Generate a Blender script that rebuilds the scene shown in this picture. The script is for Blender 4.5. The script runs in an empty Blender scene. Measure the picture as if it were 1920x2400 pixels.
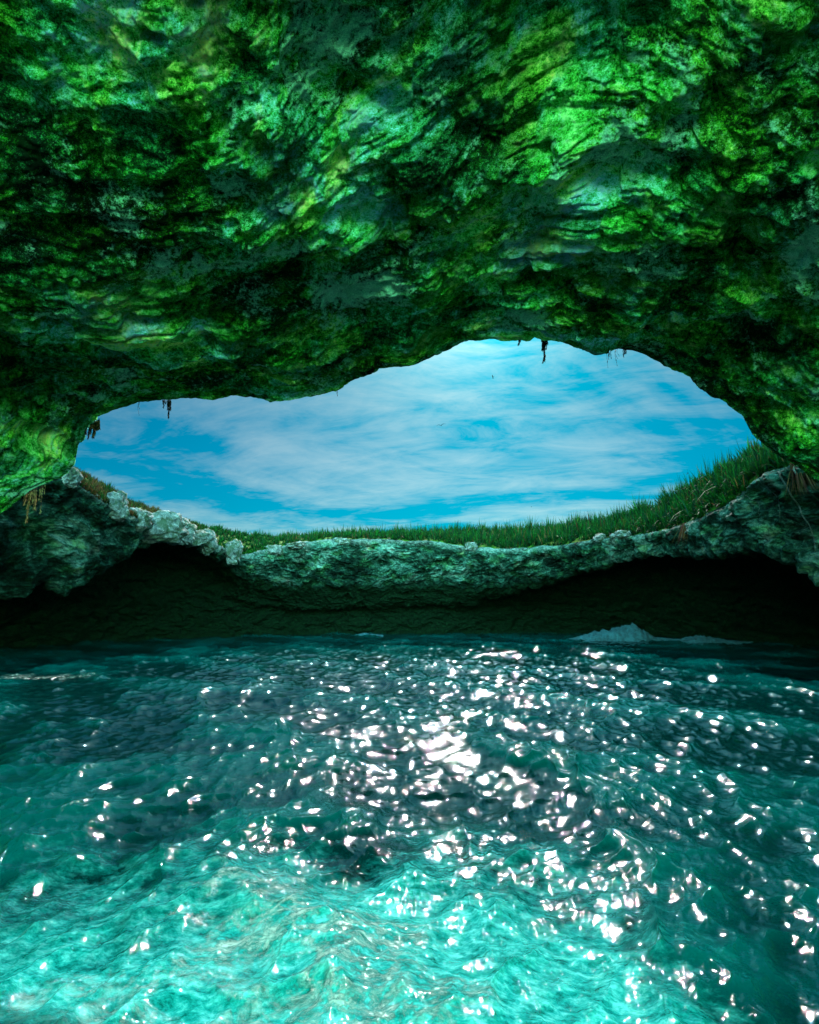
import bpy, math, random
import numpy as np
from mathutils import Vector
random.seed(7); rng=np.random.default_rng(11)
S=bpy.context.scene; COL=S.collection
W0,H0,FPX=1920.0,2400.0,1200.0
CAMH=2.6; PITCH=math.atan(225/1200)
SUN_EL,SUN_AZ=math.radians(40),math.radians(9)   # azimuth to the right of +Y
# ------------------------------------------------------------------ helpers
def ray(px,py):
    """horizontal-unit ray for photo position"""
    px=np.asarray(px,float);py=np.asarray(py,float)
    a=(px-960)/FPX; b=(1200-py)/FPX
    x=a; y=math.cos(PITCH)-b*math.sin(PITCH); z=math.sin(PITCH)+b*math.cos(PITCH)
    h=np.sqrt(x*x+y*y)
    return np.stack([x/h,y/h,z/h],-1)
def at(px,py,dist):
    p=ray(px,py)*np.asarray(dist,float)[...,None]
    p[...,2]+=CAMH
    return p
_perm=np.random.default_rng(5).permutation(256).astype(np.int64); _perm=np.concatenate([_perm,_perm])
_g=np.random.default_rng(6).normal(size=(256,3)); _g/=np.linalg.norm(_g,axis=1)[:,None]
def perlin(P):
    sh=P.shape[:-1]; P=P.reshape(-1,3); I=np.floor(P).astype(np.int64); F=P-I; I&=255
    U=F*F*F*(F*(F*6-15)+10); out=0
    for dx in (0,1):
        wx=U[:,0] if dx else 1-U[:,0]
        for dy in (0,1):
            wy=U[:,1] if dy else 1-U[:,1]
            for dz in (0,1):
                wz=U[:,2] if dz else 1-U[:,2]
                h=_perm[(_perm[(_perm[(I[:,0]+dx)&255]+I[:,1]+dy)&255]+I[:,2]+dz)&255]
                g=_g[h]
                out=out+wx*wy*wz*(g[:,0]*(F[:,0]-dx)+g[:,1]*(F[:,1]-dy)+g[:,2]*(F[:,2]-dz))
    return out.reshape(sh)*1.6
def fbm(P,o=4,gain=.5,lac=2.03):
    a=1;s=0
    for i in range(o):
        s=s+a*perlin(P+i*17.3); a*=gain; P=P*lac
    return s
def ridged(P,o=4,gain=.5,lac=2.1):
    a=1;s=0
    for i in range(o):
        s=s+a*(1-2*np.abs(perlin(P+i*9.1))); a*=gain; P=P*lac
    return s
def smooth1(a,s):
    k=np.exp(-.5*(np.arange(-int(3*s),int(3*s)+1)/s)**2);k/=k.sum()
    n=len(k)//2
    return np.convolve(np.pad(a,n,mode='edge'),k,'valid')
def curve(x,kx,ky,s=12):
    """smoothed linear interpolation"""
    return smooth1(np.interp(x,kx,ky),s)
def grid_normals(P):
    du=np.gradient(P,axis=1);dv=np.gradient(P,axis=0)
    n=np.cross(du,dv); l=np.linalg.norm(n,axis=-1)[...,None]; l[l<1e-9]=1
    return n/l
def tag(o,label=None,cat=None,group=None,kind=None):
    if label:o['label']=label
    if cat:o['category']=cat
    if group:o['group']=group
    if kind:o['kind']=kind
    return o
def mesh_obj(name,V,F,mat,parent=None,smooth=True,loc=None):
    """V (n,3) F (m,k) arrays with constant face size or list"""
    me=bpy.data.meshes.new(name)
    if isinstance(F,np.ndarray):
        V=np.ascontiguousarray(V,dtype=np.float32);F=np.ascontiguousarray(F,dtype=np.int32)
        me.vertices.add(len(V)); me.vertices.foreach_set('co',V.ravel())
        k=F.shape[1]; me.loops.add(F.size); me.loops.foreach_set('vertex_index',F.ravel())
        me.polygons.add(len(F)); me.polygons.foreach_set('loop_start',np.arange(0,F.size,k,dtype=np.int32))
        me.update(calc_edges=True); me.validate()
    else: me.from_pydata([tuple(v) for v in V],[],F)
    if smooth: me.polygons.foreach_set('use_smooth',np.ones(len(me.polygons),dtype=bool))
    me.materials.append(mat)
    o=bpy.data.objects.new(name,me); COL.objects.link(o)
    if parent: o.parent=parent
    if loc is not None:o.location=loc
    return o
def grid_faces(nr,nc,flip=False,wrap=False):
    r=np.arange(nr-1)[:,None];c=np.arange(nc if wrap else nc-1)[None]
    c2=(c+1)%nc
    f=np.stack([r*nc+c,r*nc+c2,(r+1)*nc+c2,(r+1)*nc+c],-1).reshape(-1,4)
    return f[:,::-1] if flip else f
def grid_obj(name,P,mat,flip=False):
    return mesh_obj(name,P.reshape(-1,3),grid_faces(P.shape[0],P.shape[1],flip),mat)
def vcol(o,C):
    a=o.data.color_attributes.new('tint','FLOAT_COLOR','POINT')
    C=np.concatenate([C,np.ones((len(C),1))],1).astype(np.float32)
    a.data.foreach_set('color',C.ravel())
def fattr(o,name,v):
    a=o.data.attributes.new(name,'FLOAT','POINT'); a.data.foreach_set('value',np.asarray(v,np.float32).ravel())
# ------------------------------------------------------------------ node helper
class NT:
    def __init__(s,mat): s.t=mat.node_tree; s.n=s.t.nodes; s.l=s.t.links
    def new(s,t,**k):
        n=s.n.new(t)
        for a,b in k.items(): setattr(n,a,b)
        return n
    def set(s,n,key,v):
        if isinstance(v,bpy.types.NodeSocket): s.l.new(v,n.inputs[key])
        else: n.inputs[key].default_value=v
    def math(s,op,a,b=None,c=None,clamp=False):
        n=s.new('ShaderNodeMath',operation=op,use_clamp=clamp); s.set(n,0,a)
        if b is not None:s.set(n,1,b)
        if c is not None:s.set(n,2,c)
        return n.outputs[0]
    def noise(s,vec,scale,detail=6,rough=.55,dist=0,lac=2.0,out='Fac'):
        n=s.new('ShaderNodeTexNoise'); s.set(n,'Vector',vec)
        for k,v in (('Scale',scale),('Detail',detail),('Roughness',rough),('Distortion',dist),('Lacunarity',lac)): n.inputs[k].default_value=v
        return n.outputs[out]
    def voro(s,vec,scale,feature='F1',rand=1.0):
        n=s.new('ShaderNodeTexVoronoi',feature=feature); s.set(n,'Vector',vec); n.inputs['Scale'].default_value=scale; n.inputs['Randomness'].default_value=rand
        return n.outputs['Distance']
    def ramp(s,fac,pts,interp='LINEAR'):
        n=s.new('ShaderNodeValToRGB'); s.set(n,0,fac); r=n.color_ramp; r.interpolation=interp
        while len(r.elements)<len(pts): r.elements.new(.5)
        for e,(p,c) in zip(r.elements,pts):
            e.position=p; e.color=(c,c,c,1) if not hasattr(c,'__len__') else (*c,1)
        return n.outputs[0]
    def mix(s,f,a,b,mode='MIX'):
        n=s.new('ShaderNodeMix',data_type='RGBA',blend_type=mode); s.set(n,0,f)
        for k,v in ((6,a),(7,b)):
            if isinstance(v,tuple) and len(v)==3:v=(*v,1)
            s.set(n,k,v)
        return n.outputs[2]
    def mapping(s,vec,scale=(1,1,1),rot=(0,0,0),loc=(0,0,0)):
        n=s.new('ShaderNodeMapping'); s.set(n,0,vec); n.inputs['Scale'].default_value=scale; n.inputs['Rotation'].default_value=rot;n.inputs['Location'].default_value=loc
        return n.outputs[0]
    def bump(s,h,strength,dist,normal=None):
        n=s.new('ShaderNodeBump'); s.set(n,'Height',h); n.inputs['Strength'].default_value=strength; n.inputs['Distance'].default_value=dist
        if normal is not None: s.set(n,'Normal',normal)
        return n.outputs[0]
def material(name):
    m=bpy.data.materials.new(name); m.use_nodes=True; t=NT(m)
    return m,t,t.n['Principled BSDF']
# ------------------------------------------------------------------ materials
def mat_roof():
    m,t,b=material('mossy_cave_rock')
    g=t.new('ShaderNodeNewGeometry').outputs['Position']
    g=t.new('ShaderNodeAttribute',attribute_name='flow').outputs['Vector']
    v=t.mapping(g,(1,1,1)); pw=t.mapping(t.new('ShaderNodeNewGeometry').outputs['Position'],(.9,1.1,1.2),(0,0,.3))
    w=t.noise(v,.6,3,.5,0,out='Color')
    wv=t.new('ShaderNodeVectorMath',operation='MULTIPLY_ADD'); t.set(wv,0,w); wv.inputs[1].default_value=(.8,.8,.8); t.set(wv,2,v); v2=wv.outputs[0]
    big=t.noise(v2,.40,5,.6,.2)
    med=t.math('MULTIPLY_ADD',t.noise(v2,2.0,9,.72,.1),.5,t.math('MULTIPLY',t.noise(pw,2.2,10,.78,.1),.5))
    fine=t.noise(pw,7.,10,.84,.0)
    grit=t.noise(pw,34,5,.85)
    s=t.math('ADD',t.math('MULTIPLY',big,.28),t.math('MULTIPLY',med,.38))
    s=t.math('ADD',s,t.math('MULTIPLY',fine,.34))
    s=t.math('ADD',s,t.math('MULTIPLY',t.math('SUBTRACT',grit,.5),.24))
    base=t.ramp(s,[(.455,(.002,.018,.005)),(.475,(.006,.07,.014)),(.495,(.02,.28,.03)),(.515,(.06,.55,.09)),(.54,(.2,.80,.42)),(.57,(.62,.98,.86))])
    teal=t.ramp(t.noise(t.mapping(v,loc=(5,1,3)),.7,7,.68,.3),[(.47,0.),(.56,1.)])
    yel=t.ramp(t.noise(t.mapping(v2,loc=(2,8,3)),.9,7,.68,.3),[(.50,0.),(.60,1.)])
    green=t.mix(1.0,base,(.75,1.15,.45),'MULTIPLY')
    col=t.mix(teal,green,t.mix(1.0,base,(.8,1.05,1.6),'MULTIPLY'))
    col=t.mix(t.math('MULTIPLY',yel,.85),col,t.mix(1.0,base,(1.9,1.25,.3),'MULTIPLY'))
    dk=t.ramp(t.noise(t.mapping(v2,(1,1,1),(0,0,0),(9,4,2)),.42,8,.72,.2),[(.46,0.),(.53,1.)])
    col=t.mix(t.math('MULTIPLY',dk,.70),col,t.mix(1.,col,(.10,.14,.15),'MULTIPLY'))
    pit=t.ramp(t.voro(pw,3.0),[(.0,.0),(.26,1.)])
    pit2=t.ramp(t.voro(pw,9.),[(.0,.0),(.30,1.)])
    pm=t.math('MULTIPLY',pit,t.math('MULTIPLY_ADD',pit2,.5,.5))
    col=t.mix(t.math('MULTIPLY',t.math('SUBTRACT',1.,pm),.8),col,(.002,.014,.005))  # occlusion painted into the pits as near black
    pale=t.ramp(t.math('ADD',t.math('MULTIPLY',t.noise(t.mapping(v2,loc=(7,7,1)),.55,7,.7,.2),.62),t.math('MULTIPLY',fine,.38)),[(.535,0.),(.575,1.)])
    col=t.mix(t.math('MULTIPLY',pale,.85),col,t.ramp(grit,[(.35,(.06,.40,.20)),(.6,(.42,.95,.70))]))
    spk=t.ramp(t.voro(pw,22.),[(.10,1.),(.20,0.)])
    col=t.mix(t.math('MULTIPLY',spk,t.ramp(med,[(.46,0.),(.56,.8)])),col,(.35,.85,.6))
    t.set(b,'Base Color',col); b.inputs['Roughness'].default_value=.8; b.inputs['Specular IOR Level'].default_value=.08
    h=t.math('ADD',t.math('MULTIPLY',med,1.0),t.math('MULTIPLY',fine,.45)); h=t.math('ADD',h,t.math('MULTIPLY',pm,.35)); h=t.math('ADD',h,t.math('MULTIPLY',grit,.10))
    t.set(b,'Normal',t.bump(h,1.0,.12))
    return m
def mat_cliff():
    m,t,b=material('grey_green_cliff_rock')
    g=t.new('ShaderNodeNewGeometry'); P=g.outputs['Position']
    v=t.mapping(P,(1,1,1.5))
    big=t.noise(v,.28,6,.6,.5); med=t.noise(v,1.1,9,.66,.8); fine=t.noise(v,5,8,.7,.4); grit=t.noise(v,22,4,.7)
    s=t.math('ADD',t.math('MULTIPLY',big,.36),t.math('MULTIPLY',med,.40)); s=t.math('ADD',s,t.math('MULTIPLY',fine,.24))
    col=t.ramp(s,[(.42,(.001,.007,.005)),(.47,(.005,.026,.018)),(.50,(.016,.065,.048)),(.54,(.05,.14,.115)),(.59,(.17,.29,.26))])
    gr=t.ramp(t.noise(v,.7,6,.6,.5),[(.5,0.),(.62,1.)])
    col=t.mix(t.math('MULTIPLY',gr,.6),col,t.mix(1.,col,(.7,1.1,.35),'MULTIPLY'))
    red=t.ramp(t.noise(v,.5,6,.6,.5,lac=2.3),[(.56,0.),(.68,1.)])
    col=t.mix(t.math('MULTIPLY',red,.5),col,t.mix(1.,col,(3.2,.75,.8),'MULTIPLY'))
    # bleached rock of the exposed edge, and ground cover above it (real properties of the place, stored on the mesh)
    a=t.new('ShaderNodeAttribute',attribute_name='edge').outputs['Fac']
    e=t.math('MULTIPLY',a,t.ramp(t.math('ADD',t.math('MULTIPLY',med,.6),t.math('MULTIPLY',fine,.4)),[(.40,0.),(.54,1.)]))
    col=t.mix(e,col,t.ramp(fine,[(.3,(.03,.05,.05)),(.5,(.12,.15,.145)),(.7,(.26,.28,.27))]))
    tp=t.new('ShaderNodeAttribute',attribute_name='turf').outputs['Fac']
    turf=t.ramp(t.noise(P,.8,8,.7,.4),[(.35,(.012,.045,.006)),(.48,(.03,.12,.01)),(.56,(.10,.12,.02)),(.66,(.16,.10,.03))])
    tf=t.math('ADD',tp,t.math('MULTIPLY',t.math('SUBTRACT',med,.5),1.6))
    col=t.mix(t.ramp(tf,[(.45,0.),(.55,1.)]),col,turf)
    # shade under the overhang painted into the colour: rock turns black-green down the wall
    u=t.new('ShaderNodeAttribute',attribute_name='painted_shade').outputs['Fac']
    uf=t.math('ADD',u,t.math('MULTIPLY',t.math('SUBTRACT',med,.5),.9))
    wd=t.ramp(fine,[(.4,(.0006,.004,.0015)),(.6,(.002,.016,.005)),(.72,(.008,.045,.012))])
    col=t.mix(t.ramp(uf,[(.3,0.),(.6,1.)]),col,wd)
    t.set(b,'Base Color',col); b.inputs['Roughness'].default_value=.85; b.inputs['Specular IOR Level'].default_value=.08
    crack=t.ramp(t.voro(t.mapping(P,(1,1,1.3)),1.4,'DISTANCE_TO_EDGE'),[(0,0.),(.09,1.)])
    h=t.math('ADD',med,t.math('MULTIPLY',fine,.5)); h=t.math('ADD',h,t.math('MULTIPLY',grit,.08)); h=t.math('ADD',h,t.math('MULTIPLY',crack,.10))
    t.set(b,'Normal',t.bump(h,1.,.25))
    return m
def mat_rock(name,c0,c1,c2):
    m,t,b=material(name)
    P=t.new('ShaderNodeNewGeometry').outputs['Position']
    f=t.noise(P,3,9,.7,.5); g=t.noise(P,14,6,.7)
    s=t.math('ADD',t.math('MULTIPLY',f,.65),t.math('MULTIPLY',g,.35))
    mo=t.ramp(t.noise(P,1.6,8,.7,.3),[(.47,0.),(.56,1.)])
    t.set(b,'Base Color',t.mix(t.math('MULTIPLY',mo,.8),t.ramp(s,[(.40,c0),(.5,c1),(.60,c2)]),(.018,.05,.012))); b.inputs['Roughness'].default_value=.85
    t.set(b,'Normal',t.bump(s,1.,.2)); return m
def mat_leaf(name,rough=.45,trans=.35):
    m,t,b=material(name)
    a=t.new('ShaderNodeAttribute',attribute_name='tint').outputs['Color']
    t.set(b,'Base Color',a); b.inputs['Roughness'].default_value=rough; b.inputs['Specular IOR Level'].default_value=.12
    tr=t.new('ShaderNodeBsdfTranslucent'); t.set(tr,'Color',a)
    mx=t.new('ShaderNodeMixShader'); mx.inputs[0].default_value=trans
    t.l.new(b.outputs[0],mx.inputs[1]);t.l.new(tr.outputs[0],mx.inputs[2]); t.l.new(mx.outputs[0],t.n['Material Output'].inputs[0])
    return m
def mat_plain(name,c,rough=.7):
    m,t,b=material(name)
    P=t.new('ShaderNodeNewGeometry').outputs['Position']; f=t.noise(P,20,5,.6)
    t.set(b,'Base Color',t.ramp(f,[(.3,tuple(x*.6 for x in c)),(.7,tuple(min(1,x*1.4) for x in c))])); b.inputs['Roughness'].default_value=rough
    return m
def mat_water():
    m,t,b=material('sea_water')
    P=t.new('ShaderNodeNewGeometry').outputs['Position']
    ab=t.new('ShaderNodeAttribute',attribute_name='aerated').outputs['Fac']
    ht=t.new('ShaderNodeAttribute',attribute_name='crest').outputs['Fac']
    v=t.mapping(P,(1,1,.3))
    wn=t.noise(v,.9,4,.6,0,out='Color')
    wv=t.new('ShaderNodeVectorMath',operation='MULTIPLY_ADD'); t.set(wv,0,wn); wv.inputs[1].default_value=(.9,.9,.2); t.set(wv,2,v); v2=wv.outputs[0]
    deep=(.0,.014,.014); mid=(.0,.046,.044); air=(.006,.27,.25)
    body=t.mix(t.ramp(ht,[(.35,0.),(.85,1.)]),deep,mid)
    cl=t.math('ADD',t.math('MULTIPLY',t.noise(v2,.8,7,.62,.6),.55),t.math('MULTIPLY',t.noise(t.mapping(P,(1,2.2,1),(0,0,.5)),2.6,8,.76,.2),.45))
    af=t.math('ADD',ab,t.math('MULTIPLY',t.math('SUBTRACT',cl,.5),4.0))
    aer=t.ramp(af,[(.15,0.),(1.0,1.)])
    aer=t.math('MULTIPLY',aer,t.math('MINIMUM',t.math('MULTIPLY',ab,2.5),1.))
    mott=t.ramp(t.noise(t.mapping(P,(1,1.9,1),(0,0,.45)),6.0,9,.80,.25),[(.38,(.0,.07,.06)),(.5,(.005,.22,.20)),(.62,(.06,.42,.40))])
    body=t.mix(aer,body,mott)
    # foam lace
    l1=t.voro(t.mapping(v2,(1,1.5,1)),3.2,'DISTANCE_TO_EDGE'); l2=t.noise(t.mapping(P,(1,1.6,1),(0,0,.4)),5.0,10,.80,.4)
    lace=t.math('ADD',t.ramp(l1,[(0,.35),(.10,0.)]),t.math('MULTIPLY',t.ramp(l2,[(.49,0.),(.60,1.)]),1.))
    fo=t.new('ShaderNodeAttribute',attribute_name='foam').outputs['Fac']
    ff=t.math('ADD',fo,t.math('MULTIPLY',t.math('SUBTRACT',t.noise(v2,1.6,6,.65,.5),.5),2.0))
    foam=t.math('MULTIPLY',t.ramp(ff,[(.45,0.),(.95,1.)]),lace,clamp=True)
    foam=t.math('MULTIPLY',foam,.85)
    body=t.mix(foam,body,(.22,.42,.37))
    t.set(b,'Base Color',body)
    t.set(b,'Roughness',t.math('ADD',t.math('MULTIPLY',foam,.5),.025)); b.inputs['IOR'].default_value=1.333
    r1=t.noise(t.mapping(P,(1,1.5,1)),3.2,5,.6,.5); r2=t.noise(t.mapping(P,(1,1.3,1)),11,4,.6,.3); r3=t.noise(t.mapping(P,(.8,1.2,1),(0,0,.5)),34,3,.55,.3)
    h=t.math('ADD',t.math('MULTIPLY',r1,.008),t.math('MULTIPLY',r2,.006)); h=t.math('ADD',h,t.math('MULTIPLY',r3,.0016))
    h=t.math('ADD',h,t.math('MULTIPLY',foam,.012))
    t.set(b,'Normal',t.bump(h,1.,1.0))
    return m
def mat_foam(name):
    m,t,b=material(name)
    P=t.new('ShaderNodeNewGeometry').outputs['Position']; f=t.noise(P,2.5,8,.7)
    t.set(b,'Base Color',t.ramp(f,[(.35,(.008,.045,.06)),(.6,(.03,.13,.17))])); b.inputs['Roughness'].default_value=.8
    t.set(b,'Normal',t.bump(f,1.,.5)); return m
M_ROOF=mat_roof(); M_CLIFF=mat_cliff(); M_WATER=mat_water(); M_GRASS=mat_leaf('grass_blade',.7,.35)
M_ROOT=mat_rock('grey_root_bark',(.02,.03,.03),(.06,.08,.08),(.15,.17,.18)); M_BOULD=mat_rock('bleached_boulder_rock',(.03,.05,.05),(.13,.155,.155),(.34,.36,.36))
M_PLANT=mat_leaf('hanging_leaf',.95,.05); M_STEM=mat_plain('dry_stem',(.03,.018,.02)); M_BIRD=mat_plain('dark_feather',(.0015,.0015,.002),1.0); M_FOAM=mat_foam('surf_foam')
# ------------------------------------------------------------------ cave roof
RIM=[(-900,1640,20),(-500,1500,22),(-200,1340,24),(-60,1240,25),(0,1205,25.3),(35,1180,25.5),(70,1150,25.6),(110,1132,25.7),(150,1112,25.8),(174,1092,25.9),(178,1072,25.2),(181,1050,24.8),(198,1040,24.3),(203,1020,23.5),
 (226,998,22.8),(232,984,22.2),(250,978,22),(330,950,21.3),(370,943,21),(450,940,20.6),(500,946,20.5),(520,944,20.5),(560,938,20.2),(600,941,20.1),(640,946,20),(700,939,19.6),(760,925,19),(800,915,18.4),
 (850,886,17.6),(900,866,17),(960,856,16.7),(1000,840,16.2),(1060,815,15.6),(1100,800,15.1),(1160,791,14.8),(1205,786,14.6),(1228,785,14.6),(1245,782,14.6),(1270,794,14.8),(1310,801,15.1),(1345,817,15.5),
 (1390,828,16),(1430,820,16.1),(1480,834,16.6),(1540,856,17.4),(1600,886,18.3),(1650,925,19.4),(1700,955,20.2),(1742,985,21),(1770,1030,21.8),(1800,1050,22.3),(1850,1082,22.7),(1920,1130,23),(2000,1190,23),(2150,1300,22),(2400,1440,20),(2900,1640,18)]
RIM=np.array(RIM,float)
def rim_at(px):
    return np.array([np.interp(px,LIPX,LIPP[:,i]) for i in range(3)])
def build_roof():
    cx=np.concatenate([np.linspace(-900,-100,90,endpoint=False),np.linspace(-100,2020,1250),np.linspace(2020,2900,90)[1:]])
    py=smooth1(np.interp(cx,RIM[:,0],RIM[:,1]),1.4); ds=smooth1(np.interp(cx,RIM[:,0],RIM[:,2]),16)
    R=at(cx,py,ds)                           # (n,3) lower lip of the roof
    n=len(cx)
    k=np.linspace(0,1,400)
    gz=smooth1(np.interp(k,[0,.03,.1,.25,.5,.75,.9,1],[1,1.0,1.015,1.07,1.27,1.50,1.60,1.66]),6); gz+=1-gz[0]  # unseen rear raised and left open so fill light reaches the roof
    gx=smooth1(np.interp(k,[0,.1,.2,.42,.6,1],[1,1.13,1.16,.80,.62,.60]),10)  # unseen rear sides pinched inward to shield the flanks from that light
    tt=np.concatenate([np.linspace(0,.06,70,endpoint=False),np.linspace(.06,.42,470,endpoint=False),np.linspace(.42,1,110)])
    G=np.zeros((len(tt),n,3))
    zz=np.interp(tt,k,gz)[:,None];xx=np.interp(tt,k,gx)[:,None]
    G[:,:,0]=R[None,:,0]*xx; G[:,:,1]=R[None,:,1]+(-13-R[None,:,1])*tt[:,None]; G[:,:,2]=R[None,:,2]*zz
    # front face and upper side
    cs=[(.25,.35,.10),(.40,.9,.25),(.35,1.5,.4),(.0,2.1,.6),(-1.2,2.5,1.0),(-5,4.2,1.8),(-14,7.2,3),(-28,11.5,5)]
    rows=[]
    ctrl=[R]+[R+np.stack([np.sign(R[:,0])*dx*np.clip(np.abs(R[:,0])/8,0,1),np.full(n,dy),np.full(n,dz)],1) for dy,dz,dx in cs]
    ctrl=np.array(ctrl)
    q=np.concatenate([np.linspace(0,4,40,endpoint=False)[1:],np.linspace(4,8,24)])
    for s in q:
        i=min(int(s),7); f=s-i; rows.append(ctrl[i]*(1-f)+ctrl[i+1]*f)
    F=np.array(rows)[::-1]
    P=np.concatenate([F,G],0)
    nF=len(F)
    lo=-1.2
    N=grid_normals(P)
    # orientation: make normals point to the cave air (down) for the roof
    mid=N[nF+200,n//2]
    if mid[2]>0:N=-N
    dist=np.concatenate([np.linspace(1,.0,nF),np.linspace(0,1,len(tt))**.5*2.5])[:,None]
    fade=np.clip(.20+dist*1.3,0,1)
    Q=P.copy(); Q[...,2]*=1.35
    warp=np.stack([fbm(Q*.35+3,3),fbm(Q*.35+31,3),fbm(Q*.35+71,3)],-1)
    Qw=Q+warp*.5
    a=math.radians(-8); Rm=np.array([[math.cos(a),-math.sin(a),0],[math.sin(a),math.cos(a),0],[0,0,1]])
    Qr=(Qw@Rm.T)*np.array([.8,1.1,1])
    d=fbm(Q*.13,3)*.95*fade + (ridged(Qr*.38,4,.5)-.5)*-.20*fade
    d+= fbm(Qr*1.25+5,4,.5)*.06*fade
    pit=np.clip(perlin(Qr*.9+40)-.22,0,1)+.6*np.clip(perlin(Qr*2.1+14)-.2,0,1)
    d-= pit*.60*fade
    d+= fbm(Qr*4.2,3,.6)*.045*np.clip(fade,.45,1)
    arc=np.concatenate([[0],np.cumsum(np.linalg.norm(np.diff(R,axis=0),axis=1))])[None]+0*P[...,0]
    back=np.maximum(R[None,:,1]-P[...,1],0); gb=.75*back+2.6*(1-np.exp(-back/2.6))-np.where(np.arange(P.shape[0])[:,None]<nF,(np.arange(P.shape[0])[:,None]-nF)*.05,0)
    FL=np.stack([arc*.62+warp[...,0]*.25,gb*1.0,P[...,2]*.9],-1)
    strata=ridged(np.stack([FL[...,0]*.55,FL[...,1]*1.9,FL[...,2]*.5],-1)+warp*.25,4,.55)-.5
    d-= strata*.15*np.clip(fade,.5,1)
    P=P+N*d[...,None]
    global LIPX,LIPP; LIPX=cx; LIPP=P[nF]
    o=grid_obj('cave_roof',P,M_ROOF,flip=True)
    a_=o.data.attributes.new('flow','FLOAT_VECTOR','POINT'); a_.data.foreach_set('vector',FL.astype(np.float32).ravel())
    tag(o,'green mossy pitted rock roof of the sea cave arching over the water','cave roof',kind='structure')
    return o
ROOF=build_roof()
# ------------------------------------------------------------------ cliffs round the far side of the opening
KX=   [-900,-300,-60,  0,  60, 110, 150, 175, 230, 300, 340, 400, 460, 520, 570, 640, 700, 800,1000,1100,1200,1300,1400,1500,1570,1650,1720,1800,1860,1920,2050,2400,3000]
SKY=  [1000,1030,1050,1070,1085,1090,1095,1100,1130,1170,1190,1207,1232,1240,1254,1262,1262,1256,1252,1250,1248,1243,1230,1208,1180,1145,1105,1062,1050,1045,1040,1020,1000]
EDGE= [1010,1050,1085,1100,1105,1108,1112,1125,1165,1205,1225,1245,1262,1284,1300,1283,1272,1265,1270,1284,1288,1280,1266,1256,1240,1215,1170,1112,1095,1090,1080,1060,1040]
LIP=  [1330,1345,1365,1380,1392,1352,1372,1384,1335,1300,1268,1282,1310,1345,1375,1392,1398,1398,1392,1396,1386,1360,1330,1302,1292,1300,1278,1276,1296,1345,1400,1480,1560]
DE=   [22,26,28,28.6,29,29.3,29.6,29.9,31,33.3,35,38.5,41,43.5,45,46.5,47.5,48.5,49,48.5,47.5,45.5,43,39.5,36.5,32.5,29.6,27.3,26.6,26.2,25.6,22,19]
DL=   [25,29,31,31.6,32.2,32.5,33,33.4,34.6,36.8,38,42,45.5,48,49,50,51,52,52.5,52,51,48.5,45.5,42,38.5,34.5,31.2,28.8,27.6,27,26.4,23,20]
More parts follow.
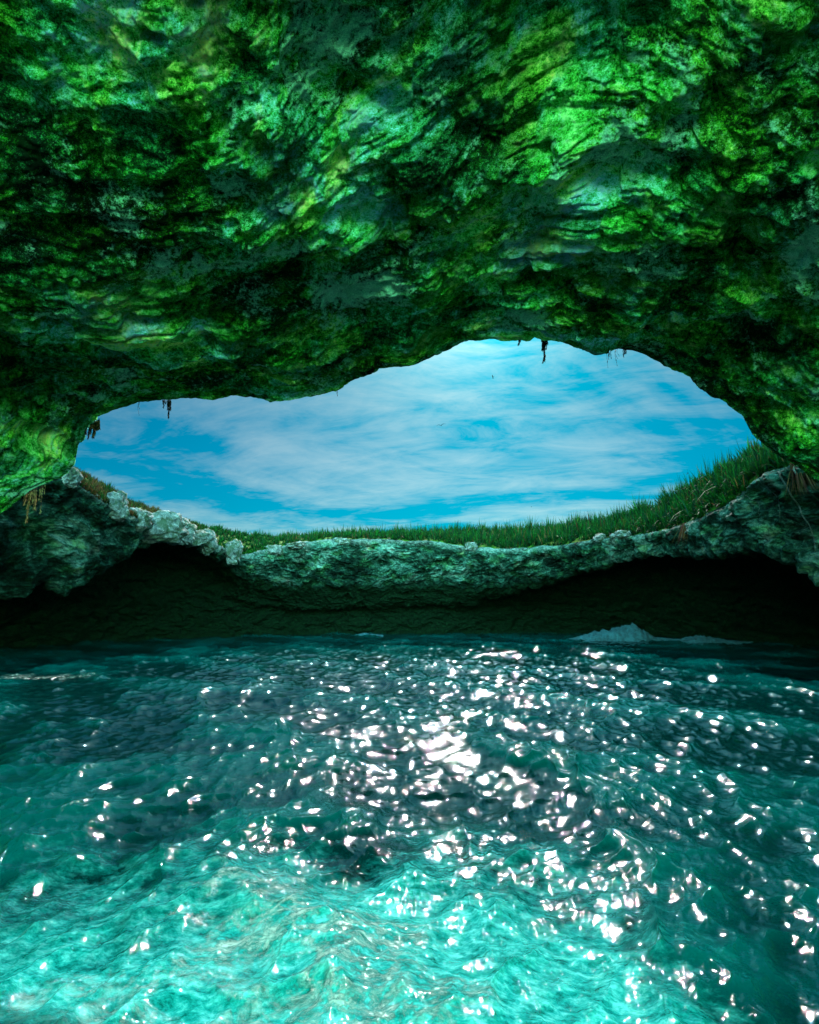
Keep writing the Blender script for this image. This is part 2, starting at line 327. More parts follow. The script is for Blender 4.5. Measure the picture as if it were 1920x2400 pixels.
def build_cliffs():
    cx=np.concatenate([np.linspace(-900,-80,80,endpoint=False),np.linspace(-80,2000,1150),np.linspace(2000,3000,90)[1:]])
    c=lambda k,s=7:curve(cx,KX,k,s)
    sk,ed,lp=c(SKY),c(EDGE,5),c(LIP,4); de,dl=c(DE,10),c(DL,9)
    mid=.5*(ed+lp)
    E=at(cx,ed,de); L=at(cx,lp,dl)
    back=c([2.0]*len(KX))*0+np.interp(cx,[0,400,700,1200,1600,1920],[3.0,4.5,5.5,6,5,3])
    T1=at(cx,sk,de+back)
    out=np.stack([cx*0,cx*0],1); hd=E[:,:2]-np.array([-1.,25.]); hd/=np.linalg.norm(hd,axis=1)[:,None]
    T05=T1+np.concatenate([hd*6,np.full((len(cx),1),-.9)],1)
    T0=T1+np.concatenate([hd*60,np.full((len(cx),1),-7.)],1)
    Mf=at(cx,mid,de*.5+dl*.5-.35)
    ud=smooth1(np.interp(cx,[300,400,520,1050,1250,1400],[1,.75,.22,.22,.7,1]),15)[:,None]
    U1=L+np.concatenate([hd*3.5*ud,1.9*ud-1.4],1)
    U2=L+np.concatenate([hd*8.*ud,np.zeros((len(cx),1))],1); U2[:,2]=np.minimum(U1[:,2]-.3,2.6)
    W1=L+np.concatenate([hd*(10.*ud),np.zeros((len(cx),1))],1); W1[:,2]=.3
    W2=W1.copy(); W2[:,:2]+=hd*.3; W2[:,2]=-2.5
    ctrl=[T0,T05,T1,E,Mf,L,U1,U2,W1,W2]; cnt=[12,40,110,150,150,70,60,50,14]
    rows=[];tr=[]
    for i,k in enumerate(cnt):
        a,b,c2,d=ctrl[max(i-1,0)],ctrl[i],ctrl[i+1],ctrl[min(i+2,len(ctrl)-1)]
        for f in np.linspace(0,1,k,endpoint=(i==len(cnt)-1)):
            if i in (0,1): p=b*(1-f)+c2*f
            else:
                m1=(c2-a)*.35; m2=(d-b)*.35
                if i==2:m1=(c2-b)*.8
                p=(2*f**3-3*f*f+1)*b+(f**3-2*f*f+f)*m1+(-2*f**3+3*f*f)*c2+(f**3-f*f)*m2
            rows.append(p);tr.append(i+f)
    P=np.array(rows);tr=np.array(tr)[:,None]
    N=grid_normals(P)
    fi=np.where(tr[:,0]>3.5)[0][0]; mm=N[fi,600]
    if mm[1]>0:N=-N
    face=np.clip((tr-2.9)/.3,0,1)
    Q=P*np.array([1,1,1.6])
    warp=np.stack([fbm(Q*.3+3,3),fbm(Q*.3+31,3),fbm(Q*.3+71,3)],-1); Qw=Q+warp*1.3
    d=(ridged(Qw*.30,4,.5)-.45)*.24*face+fbm(Qw*.8+9,4,.5)*.22*face+fbm(Qw*3.0,3,.55)*.07*face
    d+=fbm(P*.5,3)*.18*(1-face)
    # bedding ledges in the upper face
    led=np.sin(P[...,2]*3.1+fbm(P*.25,2)*3.5)*.10*face*np.clip(1-np.abs(tr-3.7)/1.2,0,1)*np.clip((cx-420)/200,.0,1)[None]
    d+=led
    # vertical fluting on the right hand buttress
    fl=np.clip((cx-1560)/150,0,1)[None]; hx=P[...,0]*1.0+P[...,2]*.55
    d+=fl*face*ridged(np.stack([hx*1.3,P[...,1]*.35,P[...,2]*.18],-1),3)*.22
    P=P+N*d[...,None]
    o=grid_obj('cliff',P,M_CLIFF,flip=False)
    n=P.shape[0]*P.shape[1]
    nz=N[...,2]
    leftrock=np.interp(cx,[120,180,300,420,560,600,860,1000,1300,1500,1900],[.5,.75,.8,1,1,.95,.8,.6,.55,.4,.2])[None]
    edge=np.clip(1-np.abs(tr-3.02)/np.interp(cx,[150,320,450,600,1000],[.18,.38,.5,.22,.22])[None],0,1)*leftrock*1.3
    turf=np.clip((3.0-tr)*9,0,1)+0*edge
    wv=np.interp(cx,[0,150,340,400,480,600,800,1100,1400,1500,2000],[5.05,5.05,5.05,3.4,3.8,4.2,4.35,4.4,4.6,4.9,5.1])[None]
    painted_shade=np.clip((tr-wv)*1.0+.3,0,1)  # painted shade grows down the face into the undercut
    fattr(o,'edge',edge); fattr(o,'turf',turf); fattr(o,'painted_shade',painted_shade*np.ones((1,len(cx))))
    tag(o,'ring of overhanging grey green cliff round the far side of the opening','cliff',kind='structure')
    return P,tr[:,0],cx
CP,CT,CX=build_cliffs()
def cliff_pt(px,t):
    i=int(np.clip(np.searchsorted(CX,px),1,len(CX)-1)); j=int(np.clip(np.searchsorted(CT,t),0,len(CT)-1))
    return CP[j,i]
# ------------------------------------------------------------------ grass
def blades(roots,L,W,dirs,bend,cols,seg=3):
    """roots (n,3) dirs (n,3) initial direction, bend = droop metres at the tip"""
    n=len(roots); side=np.cross(dirs,np.array([0,0,1.])); side+=rng.normal(0,.35,side.shape)*np.array([1,1,.3]); side/=np.linalg.norm(side,axis=1)[:,None]+1e-9
    vs=[];
    for i in range(seg+1):
        f=i/seg; c=roots+dirs*(L*f)[:,None]; c[:,2]-=bend*f*f
        w=(W*(1-f**1.6)*.5+.002)[:,None]
        if i<seg: vs+= [c-side*w,c+side*w]
        else: vs+=[c]
    V=np.stack(vs,1); k=V.shape[1]; base=(np.arange(n)*k)[:,None]
    T=[]
    for i in range(seg-1):
        T+=[[2*i,2*i+1,2*i+3],[2*i,2*i+3,2*i+2]]
    T+=[[2*seg-2,2*seg-1,2*seg]]
    T=np.array(T); F=(base[:,None,:]+T[None]).reshape(-1,3)
    return V.reshape(-1,3),F,np.repeat(cols,k,0)
GREEN=np.array([(.001,.032,.006),(.002,.052,.008),(.001,.022,.012),(.003,.066,.006),(.006,.036,.004)]); DRY=np.array([(.06,.036,.01),(.10,.07,.025),(.05,.012,.008)])
def tuft(c,n,L,spread,dry=.1,up=1.0,droop=.25,width=.035):
    az=rng.uniform(0,2*math.pi,n); lean=np.abs(rng.normal(0,spread,n))
    d=np.stack([np.cos(az)*lean,np.sin(az)*lean,np.full(n,up)],1); d/=np.linalg.norm(d,axis=1)[:,None]
    r=c+np.stack([np.cos(az),np.sin(az),az*0],1)*rng.uniform(0,.16,n)[:,None]*L; r[:,2]-=.05
    ln=L*rng.uniform(.55,1.15,n)
    col=GREEN[rng.integers(0,5,n)]*rng.uniform(.7,1.3,(n,1)); dm=rng.random(n)<dry; col[dm]=DRY[rng.integers(0,3,dm.sum())]
    return r,ln,np.full(n,width)*rng.uniform(.7,1.2,n),d,ln*droop*lean,col
def grass_obj(name,tufts):
    z=[np.concatenate(x) for x in zip(*tufts)]
    V,F,C=blades(*z); o=mesh_obj(name,V,F,M_GRASS,smooth=False); vcol(o,C); return o
def build_grass():
    T=[]
    for i in range(3400):
        px=rng.uniform(455,1860); u=rng.random()**.8; t=2.95-u*1.15
        if px<1080 and px>640: t=min(t,2.93-.0*px)
        c=cliff_pt(px,t); 
        L=float(np.interp(px,[450,560,640,900,1300,1500,1650,1800],[.45,.5,.65,.9,1.15,1.2,1.15,1.0]))*rng.uniform(.62,1.08)
        if u<.12: L*=.7
        if t<2.15 or rng.random()<.25: L*=1.25
        L*=rng.choice([.8,1.,1.,1.45])
        T.append(tuft(c,18,L*.92,.7,dry=.05,width=.078,droop=.5))
    tag(grass_obj('rim_grass',T),'long spiky green grass covering the clifftop above the far rim','grass',kind='stuff')
    T=[]
    for i in range(2200):
        px=rng.uniform(140,470); t=2.98-rng.random()*1.1
        if rng.random()<.18: t=rng.uniform(2.98,3.12)
        L=rng.uniform(.18,.42)
        d=fbm(np.array([[px*.02,t,3.3]]),2)[0]
        T.append(tuft(cliff_pt(px,t),14,L,.6,dry=.35+.5*max(0,d+.1),width=.03))
    tag(grass_obj('short_grass',T),'short brown and green grass on the sloping left clifftop','grass',kind='stuff')
    # low cushion herbs by the lowest point of the rim
    T=[]
    for i in range(900):
        px=rng.choice([rng.uniform(490,640),rng.uniform(520,600),rng.uniform(1090,1120),rng.uniform(1690,1760)]); t=rng.uniform(2.72,3.02)
        r=tuft(cliff_pt(px,t),14,rng.uniform(.12,.28),.9,dry=.0,width=.05); 
        r=(*r[:5],np.clip(r[5]*np.array([2.0,1.9,1.]),0,1)); T.append(r)
    tag(grass_obj('ground_cover',T),'bright green low herbs creeping over the rock edge','ground cover',kind='stuff')
build_grass()
def single_tuft(px,t,n,L,spread,label,dry,droop=.3,up=1.,dirbias=None,off=(0,0,0)):
    c=cliff_pt(px,t)+np.array(off,float); o0=c.copy()
    r,ln,w,d,b,col=tuft(np.zeros(3),n,L,spread,dry,up,droop,.045)
    if dirbias is not None: d=d+np.array(dirbias); d/=np.linalg.norm(d,axis=1)[:,None]
    V,F,C=blades(r,ln,w,d,b,col,4); o=mesh_obj('grass_tuft',V,F,M_GRASS,smooth=False,loc=tuple(o0)); vcol(o,C)
    return tag(o,label,'grass tuft',group='single tufts on the rim')
single_tuft(248,2.35,46,.75,.55,'dark spiky tuft standing up alone on the left skyline',.0)
single_tuft(395,2.3,34,.5,.55,'reddish spiky tuft on the skyline above the two stacked white boulders',.5)
single_tuft(1862,3.02,240,1.5,.35,'straw coloured grass tuft drooping over the top of the right buttress',1.,.5,-.9,(-.1,-.5,-.2),(0,-.25,.1))
single_tuft(1605,3.02,110,1.3,.3,'dry blond tuft hanging down the rock below the long grass at right',1.,.4,-.9,(-.5,-.5,-.2),(0,-.2,.1))
single_tuft(1790,2.85,120,1.25,.6,'large fanning green tuft touching the cave roof at the right corner',.12,.2)
# ------------------------------------------------------------------ boulders
import bmesh
def boulder(px,t,sx,sy,sz,label,off=(0,0,0),seed=0,grp='pale boulders along the rim'):
    bm=bmesh.new(); bmesh.ops.create_icosphere(bm,subdivisions=5,radius=1)
    V=np.array([v.co[:] for v in bm.verts]); s=seed*13.7
    n=V/np.linalg.norm(V,axis=1)[:,None]
    d=1+fbm(n*1.1+s,3,.6)*.38+(ridged(n*2.3+s,3)-.5)*.14+fbm(n*7+s,3,.6)*.06
    V=n*d[:,None]; V=np.sign(V)*np.abs(V)**.8; V*=np.array([sx,sy,sz])*.86
    F=np.array([[v.index for v in f.verts] for f in bm.faces]); bm.free()
    c=cliff_pt(px,t)+np.array(off,float)
    o=mesh_obj('boulder',V,F,M_BOULD,loc=tuple(c)); o.rotation_euler=(rng.uniform(-.2,.2),rng.uniform(-.2,.2),rng.uniform(0,3))
    return tag(o,label,'boulder',group=grp)
boulder(160,3.05,.5,.45,.5,'tan and white boulder wedged under the roof at the left corner of the opening',seed=1)
boulder(268,3.02,.65,.6,.85,'upright pale boulder framed by grass on the steep part of the left slope',seed=2)
boulder(322,3.04,.7,.6,.7,'small grey boulder just left of the long fluted white one',seed=3)
boulder(372,2.95,1.1,.8,.60,'flat grey white slab lying on top of the long fluted boulder',seed=4,off=(0,0,.25))
boulder(370,3.08,1.7,1.0,1.05,'largest long fluted white boulder on the left rim',seed=5)
boulder(418,2.9,1.2,.9,1.0,'rounded dark grey boulder with grass on its crown at the left rim',seed=6,off=(0,0,.1))
boulder(455,3.08,1.25,.8,.6,'sloping white boulder below the rounded dark grey one',seed=7)
boulder(486,2.95,.7,.6,1.0,'pointed grey boulder pair standing against the first long grass',seed=8)
boulder(545,3.05,1.0,.7,1.1,'white boulder leaning at the lowest notch of the rim',seed=9)
boulder(640,3.02,.9,.6,.5,'low pale ledge rock right of the green notch',seed=10,off=(0,.2,-.2))
boulder(700,3.0,1.8,.8,.38,'long pale ledge of rock under the far grass',seed=11,off=(0,.3,-.25))
boulder(795,3.0,1.1,.7,.42,'blocky pale rock near the middle of the far rim',seed=12,off=(0,.3,-.2))
boulder(1105,3.0,.75,.6,.5,'single grey rock below grass at the centre right of the far rim',seed=13)
boulder(1408,3.0,.75,.5,.32,'flat grey stone half buried at the grass edge on the right',seed=14,off=(0,0,.1))
boulder(1462,2.96,.75,.5,.34,'light oval stone lying beside the grass on the right rim',seed=15,off=(0,-.2,.1))
boulder(1440,3.0,.35,.3,.2,'tiny pale stone between the flat and the oval stones',seed=16,off=(0,-.1,.1))
# ------------------------------------------------------------------ hanging plants on the roof lip
def tube(pts,r0,r1,k=5):
    pts=np.array(pts,float);n=len(pts);V=[];F=[]
    for i,p in enumerate(pts):
        r=r0+(r1-r0)*i/(n-1)
        for j in range(k):
            a=2*math.pi*j/k; V.append(p+np.array([math.cos(a)*r,math.sin(a)*r,0]))
    for i in range(n-1):
        for j in range(k): F.append((i*k+j,i*k+(j+1)%k,(i+1)*k+(j+1)%k,(i+1)*k+j))
    F.append(tuple(range(k))[::-1]); F.append(tuple((n-1)*k+j for j in range(k)))
    return V,F
def add(A,B):
    V,F=A; n=len(V); V.extend(B[0]); F.extend([tuple(i+n for i in f) for f in B[1]])
def hanging(px,length,label,stems=1,leaf=0,leafL=.12,spread=.1,tipleaf=3,bend=0.,seed=1,cols=((.012,.03,.02),(.05,.02,.03)),up=.12,thick=.009,dx=0):
    r=random.Random(seed); base=rim_at(px)+np.array([dx,.12,up])
    e=bpy.data.objects.new('hanging_plant',None); COL.objects.link(e); e.location=tuple(base)
    tag(e,label,'hanging plant',group='plants hanging from the lip of the roof')
    SV,SF=[],[]; roots=[];dirs=[];Ls=[];
    for s in range(stems):
        L=(length if s==0 else length*r.uniform(.25,.6))+up; x=0 if s==0 else r.uniform(-spread,spread); y=r.uniform(-.05,.05); pts=[]
        m=12; wx=0
        for i in range(m+1):
            f=i/m; wx+=r.uniform(-.012,.012)*length
            pts.append((x+wx+bend*math.sin(f*3.0)*length*.12+ (r.uniform(-.01,.01)),y,-L*f))
        add((SV,SF),tube(pts,thick,thick*.5))
        nl=max(int(leaf*(L/(length+up))),0)
        for q in range(nl):
            f=r.uniform(.12,.97)**.9; k=min(int(f*m),m-1); p=np.array(pts[k])*(1-(f*m-k))+np.array(pts[k+1])*(f*m-k)
            a=r.uniform(0,6.28); roots.append(p); dirs.append((math.cos(a)*.45,math.sin(a)*.45,-1)); Ls.append(leafL*r.uniform(.6,1.3))
        for q in range(tipleaf):
            a=r.uniform(0,6.28); roots.append(pts[-1]); dirs.append((math.cos(a)*.3,math.sin(a)*.3,-1)); Ls.append(leafL*r.uniform(.5,1.))
    mesh_obj('stem',np.array(SV),SF,M_STEM,parent=e)
    if roots:
        n=len(roots); d=np.array(dirs); d/=np.linalg.norm(d,axis=1)[:,None]; Ls=np.array(Ls)
        c=np.array([cols[r.randrange(len(cols))] for _ in range(n)])
        V,F,C=blades(np.array(roots),Ls,Ls*.28,d,Ls*0,c,3)
        o=mesh_obj('leaves',V,F,M_PLANT,parent=e,smooth=False); vcol(o,C)
    return e
hanging(1268,.74,'longest bushy dark plant hanging from the highest part of the roof lip',stems=4,leaf=150,leafL=.11,spread=.07,bend=.6,seed=3)
hanging(1277,.28,'short leafy sprig just right of the longest hanging plant',stems=3,leaf=40,leafL=.09,spread=.05,seed=4)
hanging(1213,.21,'small curled plant hanging left of the longest one',stems=4,leaf=36,leafL=.08,spread=.07,bend=1,seed=5)
hanging(1419,.50,'thin bare root with a seed head, left one of the pair at the right',stems=3,leaf=3,leafL=.05,spread=.06,seed=6,thick=.006)
hanging(1442,.50,'thin forked root hanging right of the similar bare root',stems=3,leaf=4,leafL=.05,spread=.05,bend=-1,seed=7,thick=.006)
hanging(1428,.26,'short twig with a dark pod between the two thin roots',stems=3,leaf=14,leafL=.05,spread=.06,seed=8)
hanging(1456,.18,'stubby fringe of dead leaves at the right of the thin roots',stems=5,leaf=24,leafL=.06,spread=.14,seed=9)
hanging(403,.66,'long dark clump of roots hanging from the left part of the lip',stems=5,leaf=80,leafL=.10,spread=.09,seed=10)
hanging(390,.26,'small ragged bunch beside the long clump on the left lip',stems=5,leaf=26,leafL=.08,spread=.12,seed=11)
hanging(335,.48,'bent bare twig alone on the left lip',stems=2,leaf=3,leafL=.05,spread=.03,bend=-1.3,seed=12,thick=.008)
hanging(793,.18,'very short twig on the lip left of centre',stems=2,leaf=6,leafL=.05,spread=.04,seed=13)
hanging(229,.62,'brown leafy tuft clinging to the steep left corner of the lip',stems=8,leaf=150,leafL=.16,spread=.16,seed=14,cols=((.10,.06,.02),(.05,.04,.015),(.02,.03,.012)))
hanging(216,.45,'dark ragged leaves hanging just below the brown tuft',stems=5,leaf=44,leafL=.14,spread=.16,seed=15)
hanging(78,1.3,'sunlit orange straggle of roots hanging in front of the left cliff',stems=9,leaf=110,leafL=.14,spread=.25,seed=16,cols=((.30,.18,.07),(.20,.12,.05),(.36,.27,.12)),thick=.016)
hanging(108,1.2,'pale thin strands hanging beside the orange roots at left',stems=6,leaf=24,leafL=.1,spread=.12,seed=17,cols=((.2,.25,.08),(.3,.28,.12)),thick=.01)
def root(px0,t0,px1,t1,r0,label,seed):
    rr_=np.random.default_rng(seed); pts=[]
    for f in np.linspace(0,1,26):
        p=cliff_pt(px0+(px1-px0)*f+rr_.normal(0,1.2)+4*math.sin(f*7+seed),t0+(t1-t0)*f); h=-p/np.linalg.norm(p); pts.append(p+h*.12)
    pts=np.array(pts); pts=np.stack([smooth1(pts[:,i],1.2) for i in range(3)],1); o0=pts[0].copy(); r0*=.6
    V,F=tube(pts-o0,r0,r0*.35,6); o=mesh_obj('tree_root',np.array(V),F,M_ROOT,loc=tuple(o0)); return tag(o,label,'root',group='pale roots running down the right buttress')
root(1826,3.05,1935,4.5,.075,'longest pale root slanting down the right buttress to the frame edge',1)
root(1868,3.1,1932,3.8,.06,'short pale root at the right frame edge beside the drooping straw tuft',2)
root(1795,3.15,1842,4.3,.035,'thin pale root left of the longest one on the right buttress',3)
root(1752,3.2,1800,4.2,.03,'thinnest root on the left part of the right buttress',4)
# ------------------------------------------------------------------ birds
def bird(px,py,dist,span,bank,yaw,label,fold=0.):
    c=at(px,py,dist); V,F=[],[]
    L=span*.42
    prof=[(-.5,.004),(-.42,.02),(-.2,.055),(0,.075),(.2,.065),(.33,.04),(.40,.042),(.46,.03),(.50,.008),(.56,.003)]
    k=8
    for y,r in prof:
        for j in range(k):
            a=2*math.pi*j/k; V.append((math.cos(a)*r*L*1.1,y*L,math.sin(a)*r*L))
    for i in range(len(prof)-1):
        for j in range(k):F.append((i*k+j,i*k+(j+1)%k,(i+1)*k+(j+1)%k,(i+1)*k+j))
    for s in(-1,1):  # wing: shoulder, wrist, tip; thick aerofoil plate
        st=[(0.02,.16,.34,.0),(.22,.26,.28,.09-fold),(.42,.22,.18,.08-fold*1.5),(.50,.04,.015,.05-fold*2)]
        n=len(V)
        for fx,fy,ch,fz in st:
            x=s*fx*span
            V.extend([(x,fy*L*1.2+ch*L*.5,fz*span+.0),(x,fy*L*1.2,fz*span+.012*span),(x,fy*L*1.2-ch*L*1.0,fz*span),(x,fy*L*1.2,fz*span-.006*span)])
        for i in range(len(st)-1):
            for j in range(4): F.append((n+i*4+j,n+i*4+(j+1)%4,n+(i+1)*4+(j+1)%4,n+(i+1)*4+j))
        F.append((n,n+1,n+2,n+3)); m=n+4*(len(st)-1); F.append((m+3,m+2,m+1,m))
    n=len(V)  # forked tail
    V.extend([(-.03*L,-.42*L,0),(.03*L,-.42*L,0),(.12*L,-.85*L,0),(0,-.62*L,0),(-.12*L,-.85*L,0),(0,-.6*L,.02*L)])
    F.extend([(n,n+1,n+5),(n+1,n+2,n+5),(n+2,n+3,n+5),(n+3,n+4,n+5),(n+4,n,n+5),(n,n+3,n+2,n+1),(n,n+4,n+3)])
    o=mesh_obj('bird',np.array(V),F,M_BIRD,loc=tuple(c),smooth=False); o.rotation_euler=(math.radians(-8),bank,yaw)
    return tag(o,label,'bird',group='birds in the sky')
bird(1034,997,90,1.7,math.radians(8),math.radians(170),'dark gliding bird with spread wings in the middle of the sky')
bird(1156,883,90,.8,math.radians(55),math.radians(60),'small dark bird banking steeply just under the roof lip',fold=.1)
bird(1612,1110,120,.7,math.radians(30),math.radians(80),'distant bird speck low over the grass at right')
bird(1246,1188,140,.6,math.radians(20),math.radians(90),'faintest bird speck just above the grass right of centre')
# ------------------------------------------------------------------ sea
def spectrum_tile(N,L,wind,wdir,kmin,kmax,seed,rms,power=4.0):
    r=np.random.default_rng(seed); k=np.fft.fftfreq(N,L/N)*2*math.pi
    KX,KY=np.meshgrid(k,k); K=np.hypot(KX,KY); K[0,0]=1
    Lp=wind**2/9.81; c=(KX*math.cos(wdir)+KY*math.sin(wdir))/K
    Ph=np.exp(-1/(K*Lp)**2)/K**power*(.15+.85*c**2); Ph[(K<kmin)|(K>kmax)]=0; Ph[0,0]=0
    A=(r.normal(size=(N,N))+1j*r.normal(size=(N,N)))*np.sqrt(Ph)
    h=np.fft.ifft2(A).real; s=rms/np.sqrt((np.gradient(h,L/N,axis=0)**2+np.gradient(h,L/N,axis=1)**2).mean())   # rms is the rms slope
    dx=np.fft.ifft2(A*-1j*KX/K); dy=np.fft.ifft2(A*-1j*KY/K)
    return h*s,dx.real*s,dy.real*s
def sample(T,X,Y,L):
    N=T.shape[0]; u=(X/L%1)*N; v=(Y/L%1)*N; i=np.floor(u).astype(int)%N; j=np.floor(v).astype(int)%N; fu=u-np.floor(u); fv=v-np.floor(v); i2=(i+1)%N;j2=(j+1)%N
    return T[j,i]*(1-fu)*(1-fv)+T[j,i2]*fu*(1-fv)+T[j2,i]*(1-fu)*fv+T[j2,i2]*fu*fv
def build_sea():
    az=np.concatenate([np.linspace(-48,48,1050)]+[np.linspace(48,312,100)[1:-1]]); az=np.radians(az)
    rr=np.concatenate([np.linspace(.15,1.6,8,endpoint=False),1.6*np.exp(np.arange(0,820)*.0046)]); rmax=rr[-1]
    rr=np.concatenate([rr,rmax*np.exp(np.linspace(0,math.log(4000/rmax),40)[1:])])
    R,A=np.meshgrid(rr,az,indexing='ij'); X=R*np.sin(A);Y=R*np.cos(A)
    SLP=[]
    Z=np.zeros_like(X);DX=np.zeros_like(X);DY=np.zeros_like(X)
    cell=R*.0046
    for N,L,wind,wd,k0,k1,seed,rms,pw,chop in ((512,37.3,3.4,math.radians(75),.6,6,1,.125,3.5,1.2),(512,13.1,2.2,math.radians(50),5,30,2,.27,3.3,1.1),(512,5.3,1.5,math.radians(110),26,220,3,.22,3.2,.7)):
        T=spectrum_tile(N,L,wind,wd,k0,k1,seed,rms,pw)
        f=np.clip(1.5-cell*k0/2.2,0.0,1)
        f*=np.clip((90-R)/40,0,1)
        # rotate each tile so their repeats never line up
        a=seed*.7; xr=X*math.cos(a)-Y*math.sin(a); yr=X*math.sin(a)+Y*math.cos(a)
        Z+=sample(T[0],xr,yr,L)*f; dx=sample(T[1],xr,yr,L);dy=sample(T[2],xr,yr,L)
        DX+=(dx*math.cos(a)+dy*math.sin(a))*f*chop; DY+=(-dx*math.sin(a)+dy*math.cos(a))*f*chop
    print('sea rms height',Z[:800].std()); crest=np.clip(Z/.22+.5,0,1)
    # local steep wave in the foreground
    for (x0,y0,ang,l,w,h) in ((-.75,4.6,math.radians(-38),1.3,.42,.11),(.1,4.0,math.radians(-30),.9,.34,.05),(2.3,4.8,math.radians(-35),1.6,.6,.06),(-.3,7.0,math.radians(8),1.8,.5,.08),(2.4,9.5,0.1,1.6,.6,.07),(1.2,6.3,-.2,1.2,.5,.06)):
        u=(X-x0)*math.cos(ang)+(Y-y0)*math.sin(ang); v=-(X-x0)*math.sin(ang)+(Y-y0)*math.cos(ang)
        v=v+.12*np.sin(u*2.3)
        prof=np.exp(-(v/np.where(v>0,w*1.4,w*.7))**2)*np.exp(-(u/l)**2)*h
        Z+=prof; crest=np.clip(crest+prof/h*.5,0,1)
    P=np.stack([X-DX,Y-DY,Z],-1)
    o=mesh_obj('sea',P.reshape(-1,3),grid_faces(*X.shape,flip=False,wrap=True),M_WATER)
    g=lambda x0,y0,sx,sy:np.exp(-((X-x0)/sx)**2-((Y-y0)/sy)**2)
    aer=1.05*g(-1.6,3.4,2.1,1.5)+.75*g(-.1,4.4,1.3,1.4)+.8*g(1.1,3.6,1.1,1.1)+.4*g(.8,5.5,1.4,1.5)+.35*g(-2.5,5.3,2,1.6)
    foam=.95*g(-1.9,3.3,1.6,1.0)+.85*g(-.55,4.75,.8,.35)+.5*g(-1.2,5.2,1.6,.8)+.5*g(-.2,3.9,.8,.5)+.75*g(-15.,20.5,4.5,1.0)
    # foam line on the steep crests close to the camera
    foam+=np.clip((crest-.93)*5,0,.45)*np.clip((9-R)/4,0,1)
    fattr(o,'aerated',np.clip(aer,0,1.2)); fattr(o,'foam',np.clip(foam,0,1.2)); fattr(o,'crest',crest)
    tag(o,'choppy turquoise sea water covering the cave floor','water',kind='structure')
build_sea()
# ------------------------------------------------------------------ surf in the dark at the back
def surf(name,pxs,base,top,dist,depth,label):
    """a swash mound: pixel columns give its real outline at the given distance, depth its thickness"""
    n=160; cx=np.linspace(pxs[0],pxs[-1],n); tp=np.interp(cx,pxs,top); bs=np.interp(cx,pxs,base)
    h=np.clip(bs-tp,0,99)/FPX*dist; x=(cx-960)/FPX*dist
    rows=[]; k=22
    for j in range(k+1):
        v=j/k*2-1; y=v*depth*(.35+.65*np.clip(h/max(h.max(),1e-3),0,1)); z=h*np.clip(1-v*v,0,1)**.8-.03
        rows.append(np.stack([x,dist+y,z+.04],-1))
    P=np.array(rows); P[...,2]+=np.clip(h[None],0,.4)*.55*fbm(P*2.0,4,.55); P[0,:,2]=-.1;P[-1,:,2]=-.1
    P[...,2]+=.05
    o=grid_obj(name,P,M_FOAM,flip=False); return tag(o,label,'wave',group='surf in the dark back of the cave')
surf('breaking_wave',[1322,1345,1380,1430,1468,1480,1496,1520,1560,1590],[1495]*10,[1494.8,1490,1481,1471,1463,1466,1480,1490,1494,1494.8],43.5,1.4,'pale blue peaked wave breaking in the dark at the back right')
surf('breaking_wave',[1575,1600,1620,1660,1700,1740],[1504]*6,[1502,1494,1491,1497,1501,1503],40,1.2,'low pale surf streak right of the peaked wave')
surf('breaking_wave',[835,850,870,900],[1464]*4,[1463.5,1460,1461,1463.5],50,.8,'faint thin surf streak at the foot of the middle far wall')
# ------------------------------------------------------------------ sky, sun, camera
w=bpy.data.worlds.new('World'); S.world=w; w.use_nodes=True
t=NT(w); t.n.clear()
out=t.new('ShaderNodeOutputWorld'); bg=t.new('ShaderNodeBackground'); t.l.new(bg.outputs[0],out.inputs[0])
sky=t.new('ShaderNodeTexSky',sky_type='NISHITA'); sky.sun_disc=False; sky.sun_elevation=SUN_EL; sky.sun_rotation=SUN_AZ
tc=t.new('ShaderNodeTexCoord').outputs['Generated']
sp=t.new('ShaderNodeSeparateXYZ'); t.l.new(tc,sp.inputs[0])
zc=t.math('ADD',t.math('MAXIMUM',sp.outputs[2],0.0),.20)
cb=t.new('ShaderNodeCombineXYZ'); t.l.new(t.math('DIVIDE',sp.outputs[0],zc),cb.inputs[0]); t.l.new(t.math('DIVIDE',sp.outputs[1],zc),cb.inputs[1])
v=t.mapping(cb.outputs[0],(.75,1.15,1),(0,0,math.radians(20)),(.6,.3,0))
c1=t.noise(v,.8,10,.6,.7); c2=t.noise(t.mapping(v,(1,1.6,1),(0,0,.5)),3.6,9,.68,.5)
cf=t.math('ADD',t.math('MULTIPLY',c1,.7),t.math('MULTIPLY',c2,.3))
cloud=t.ramp(cf,[(.455,.0),(.515,.5),(.59,1.)])
base=t.mix(1.,sky.outputs[0],(.0,.108,.142),'MULTIPLY')
cc=t.mix(1.,sky.outputs[0],(.098,.168,.168),'MULTIPLY')
lp=t.mix(cloud,base,cc)
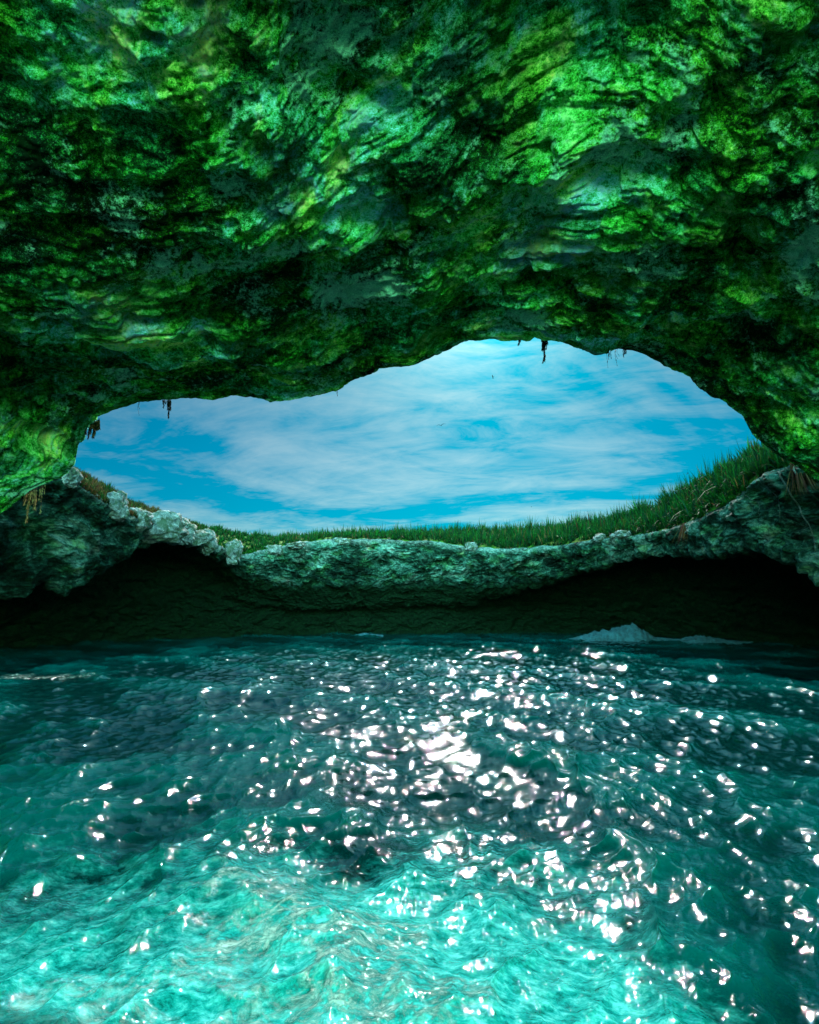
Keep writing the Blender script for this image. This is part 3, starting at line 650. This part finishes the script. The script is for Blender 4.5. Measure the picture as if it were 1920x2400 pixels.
# thin cloud glows round the sun, which stands above the roof of the cave
dt=t.new('ShaderNodeVectorMath',operation='DOT_PRODUCT'); t.l.new(tc,dt.inputs[0]); dt.inputs[1].default_value=(math.sin(SUN_AZ)*math.cos(SUN_EL),math.cos(SUN_AZ)*math.cos(SUN_EL),math.sin(SUN_EL))
gl=t.math('MULTIPLY',t.math('POWER',t.math('MAXIMUM',dt.outputs['Value'],0.),60),1.0)
hi=t.ramp(sp.outputs[2],[(.52,0.),(.80,1.)])  # high sky out of view, brightened for its reflection in the water
lp=t.mix(hi,lp,t.mix(1.,lp,(3.3,2.9,2.9),'MULTIPLY'))
lp=t.mix(gl,lp,t.mix(1.,lp,(2.4,2.0,1.9),'MULTIPLY'))
# bright unseen sky added behind the open cave mouth to light the roof
bank=t.ramp(t.math('MULTIPLY_ADD',sp.outputs[1],-.5,.5),[(.55,0.),(.80,1.)])
lp=t.mix(bank,lp,t.mix(1.,sky.outputs[0],(5.0,10.2,6.2),'MULTIPLY'))
t.l.new(lp,bg.inputs[0]); bg.inputs[1].default_value=.084
sl=bpy.data.lights.new('sun','SUN'); sl.energy=2.0; sl.angle=math.radians(.53); sl.color=(1,.97,.92)
so=bpy.data.objects.new('sun',sl); COL.objects.link(so)
sd=Vector((math.sin(SUN_AZ)*math.cos(SUN_EL),math.cos(SUN_AZ)*math.cos(SUN_EL),math.sin(SUN_EL)))
so.rotation_euler=(-sd).to_track_quat('-Z','Y').to_euler(); so.location=(0,0,60)
cam=bpy.data.cameras.new('camera'); co=bpy.data.objects.new('camera',cam); COL.objects.link(co)
co.location=(0,0,CAMH); co.rotation_euler=(math.radians(90)+PITCH,0,0); cam.sensor_fit='HORIZONTAL'; cam.sensor_width=36; cam.lens=36*FPX/W0; cam.clip_end=9000; cam.clip_start=.05
S.camera=co
S.view_settings.view_transform='Standard'; S.view_settings.look='None'; S.view_settings.gamma=1; S.view_settings.exposure=2.45
try:
    S.cycles.max_bounces=10; S.cycles.diffuse_bounces=6; S.cycles.sample_clamp_indirect=4; S.cycles.caustics_reflective=True; S.cycles.blur_glossy=1.0
except Exception: pass
